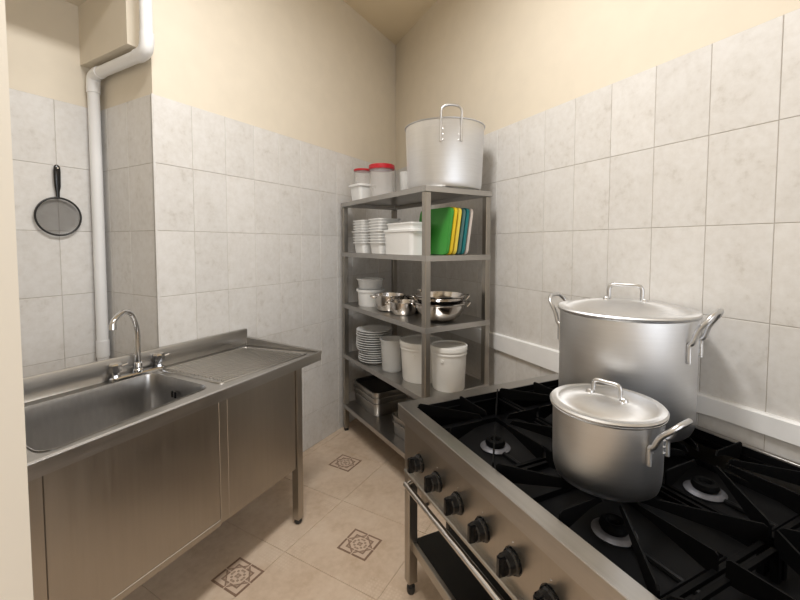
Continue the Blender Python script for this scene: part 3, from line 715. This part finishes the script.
bm = B(); lathe(bm, [(0, .024), (.012, .024), (.012, .036), (.028, .044), (.028, .056), (.02, .060), (0, .060)], 20); obj('knob', bm, M['polish'], t)
def bowl(label, a, b, r, h, dz, handles=True):
    t = thing('mixing_bowl', label, 'bowl', rk(a, b, SHELF[2] + dz), group='nested steel bowls')
    bm = B(); lathe(bm, [(0, .001), (r*.42, 0), (r*.52, .006), (r*.72, h*.25), (r*.88, h*.55), (r*.96, h*.85), (r*.985, h-.008), (r*1.03, h-.006), (r*1.035, h), (r*.98, h), (r*.94, h*.8), (r*.85, h*.52), (r*.68, h*.24), (r*.5, .012), (0, .008)], 52); obj('body', bm, M['polish'], t, ang=60)
    if handles:
        tc = toward(*rk(a, b).xy)
        for da in (tc + PI/2 + .15, tc - PI/2 + .15):
            ca, sa = math.cos(da), math.sin(da); bm = B()
            tube(bm, smooth_path([(ca*x - sa*y, sa*x + ca*y, z) for x, y, z in ((r*.99, -.04, h-.03), (r+.015, -.038, h-.012), (r+.024, -.02, h-.004), (r+.024, .02, h-.004), (r+.015, .038, h-.012), (r*.99, .04, h-.03))], 4), .0045, 8); obj('handle', bm, M['polish'], t)
bowl('large steel mixing bowl, the lower of two behind the corner post', .160, .235, .172, .125, 0)
bowl('steel mixing bowl nested on top of the larger steel bowl', .160, .235, .165, .120, .052)

# --- fourth tier
bm = B(); r = .142
lathe(bm, [(0, .004), (r*.55, .004), (r*.58, 0), (r*.64, 0), (r*.70, .006), (r*.9, .017), (r, .0225), (r*1.01, .025), (r*.985, .0265), (r*.86, .020), (r*.66, .0105), (0, .009)], 44)
plate_me = mesh_from(bm, 'dinner_plate', M['plate'], ang=60)
bm = B(); r = .128
lathe(bm, [(0, .004), (r*.55, .004), (r*.58, 0), (r*.64, 0), (r*.70, .006), (r*.9, .017), (r, .0225), (r*1.01, .025), (r*.985, .0265), (r*.86, .020), (r*.66, .0105), (0, .009)], 44)
plate_me2 = mesh_from(bm, 'dinner_plate', M['plate'], ang=60)
for i in range(14):
    o = obj('dinner_plate', plate_me2 if i < 5 else plate_me, None, loc=rk(.866 + random.uniform(-.004, .004) + (0.0 if i > 4 else -.012), .120 + random.uniform(-.004, .004), SHELF[3] + .0182*i))
    tag(o, ('topmost white porcelain plate of the plate stack' if i == 13 else 'smaller white porcelain plate low in the tall plate stack' if i < 5 else 'white porcelain plate in the upper part of the plate stack'), 'plate', 'stacked white plates')
r, h = .092, .235
lathe_thing('measuring_jug', 'frosted plastic measuring container between plates and bucket', 'container', [(0, 0), (r*.82, 0), (r*.86, .006), (r*.97, h-.012), (r*1.03, h-.01), (r*1.03, h), (r*.93, h), (r*.82, .01), (0, .01)], M['frost'], place(.594, .128, 3))
def bucket(label, a, b, r, h):
    t = thing('plastic_bucket', label, 'bucket', place(a, b, 3), group='lidded white buckets')
    bm = B(); lathe(bm, [(0, 0), (r*.85, 0), (r*.88, .008), (r*.955, h-.055), (r*.99, h-.055), (r*1.0, h-.048), (r*.965, h-.04), (r*.97, h-.02), (r*.90, h-.02), (0, h - .02)], 44); bd = obj('body', bm, M['bucket'], t)
    bm = B(); lathe(bm, [(r*.96, h-.030), (r*1.015, h-.030), (r*1.02, h-.004), (r*1.0, h), (r*.94, h), (r*.90, h-.008), (0, h-.008)], 44); obj('lid', bm, M['bucket'], t)
    tc = toward(*rk(a, b).xy) - PI/2 + .9
    bm = B(); ca, sa = math.cos(tc + .3), math.sin(tc + .3); tube(bm, [(ca*r*.93, sa*r*.93, h-.085), (ca*r*.99, sa*r*.99, h-.085)], .010, 12); obj('handle_boss', bm, M['bucket'], bd)
bucket('wide lidded white plastic bucket behind the corner post', .332, .204, .148, .272)
bucket('narrower lidded white plastic bucket right of the corner post', .090, .252, .118, .283)

# --- bottom tier: nested steel pans
def gn(label, a, b, wb, la, h, dz, group, flip=False, mat='steel', rot=0):
    t = tag(obj('steel_tray', gnmesh(wb, la, h, mat), None, loc=rk(a, b, SHELF[4] + dz), rotz=RO - PI/2 + rot), label, 'tray', group); return t
_gn = {}
def gnmesh(wb, la, h, mat):
    key = (wb, la, h, mat)
    if key not in _gn:
        bm = B(); loft(bm, [rrect(wb*.88, la*.90, .04, 0), rrect(wb*.91, la*.925, .045, .006), rrect(wb*.95, la*.955, .05, h - .006), rrect(wb, la, .055, h - .006), rrect(wb*1.004, la*1.004, .055, h - .002), rrect(wb, la, .055, h), rrect(wb*.94, la*.945, .048, h - .001), rrect(wb*.90, la*.915, .043, .01)], True, True)
        _gn[key] = mesh_from(bm, 'steel_tray', M[mat], ang=50)
    return _gn[key]
for i, dz in enumerate((0, .045, .090)):
    gn(('lowest', 'middle', 'uppermost')[i] + ' rectangular steel food pan in the stack near the far post', 1.000, .245, .33, .43, .105, dz, 'nested steel food pans')
gn('black inset standing in for the shade inside the uppermost steel food pan', 1.000, .245, .300, .395,   .040, .157, 'black pan shade insets', mat='blackshelf')  # black shape stands in for the shadowed inside of the top pan
for i, dz in enumerate((0, .045)):
    gn(('lower', 'upper')[i] + ' shallow steel food pan of the pair behind the stove corner', .345, .235, .32, .40, .10, dz, 'steel food pans behind the stove', rot=.06)
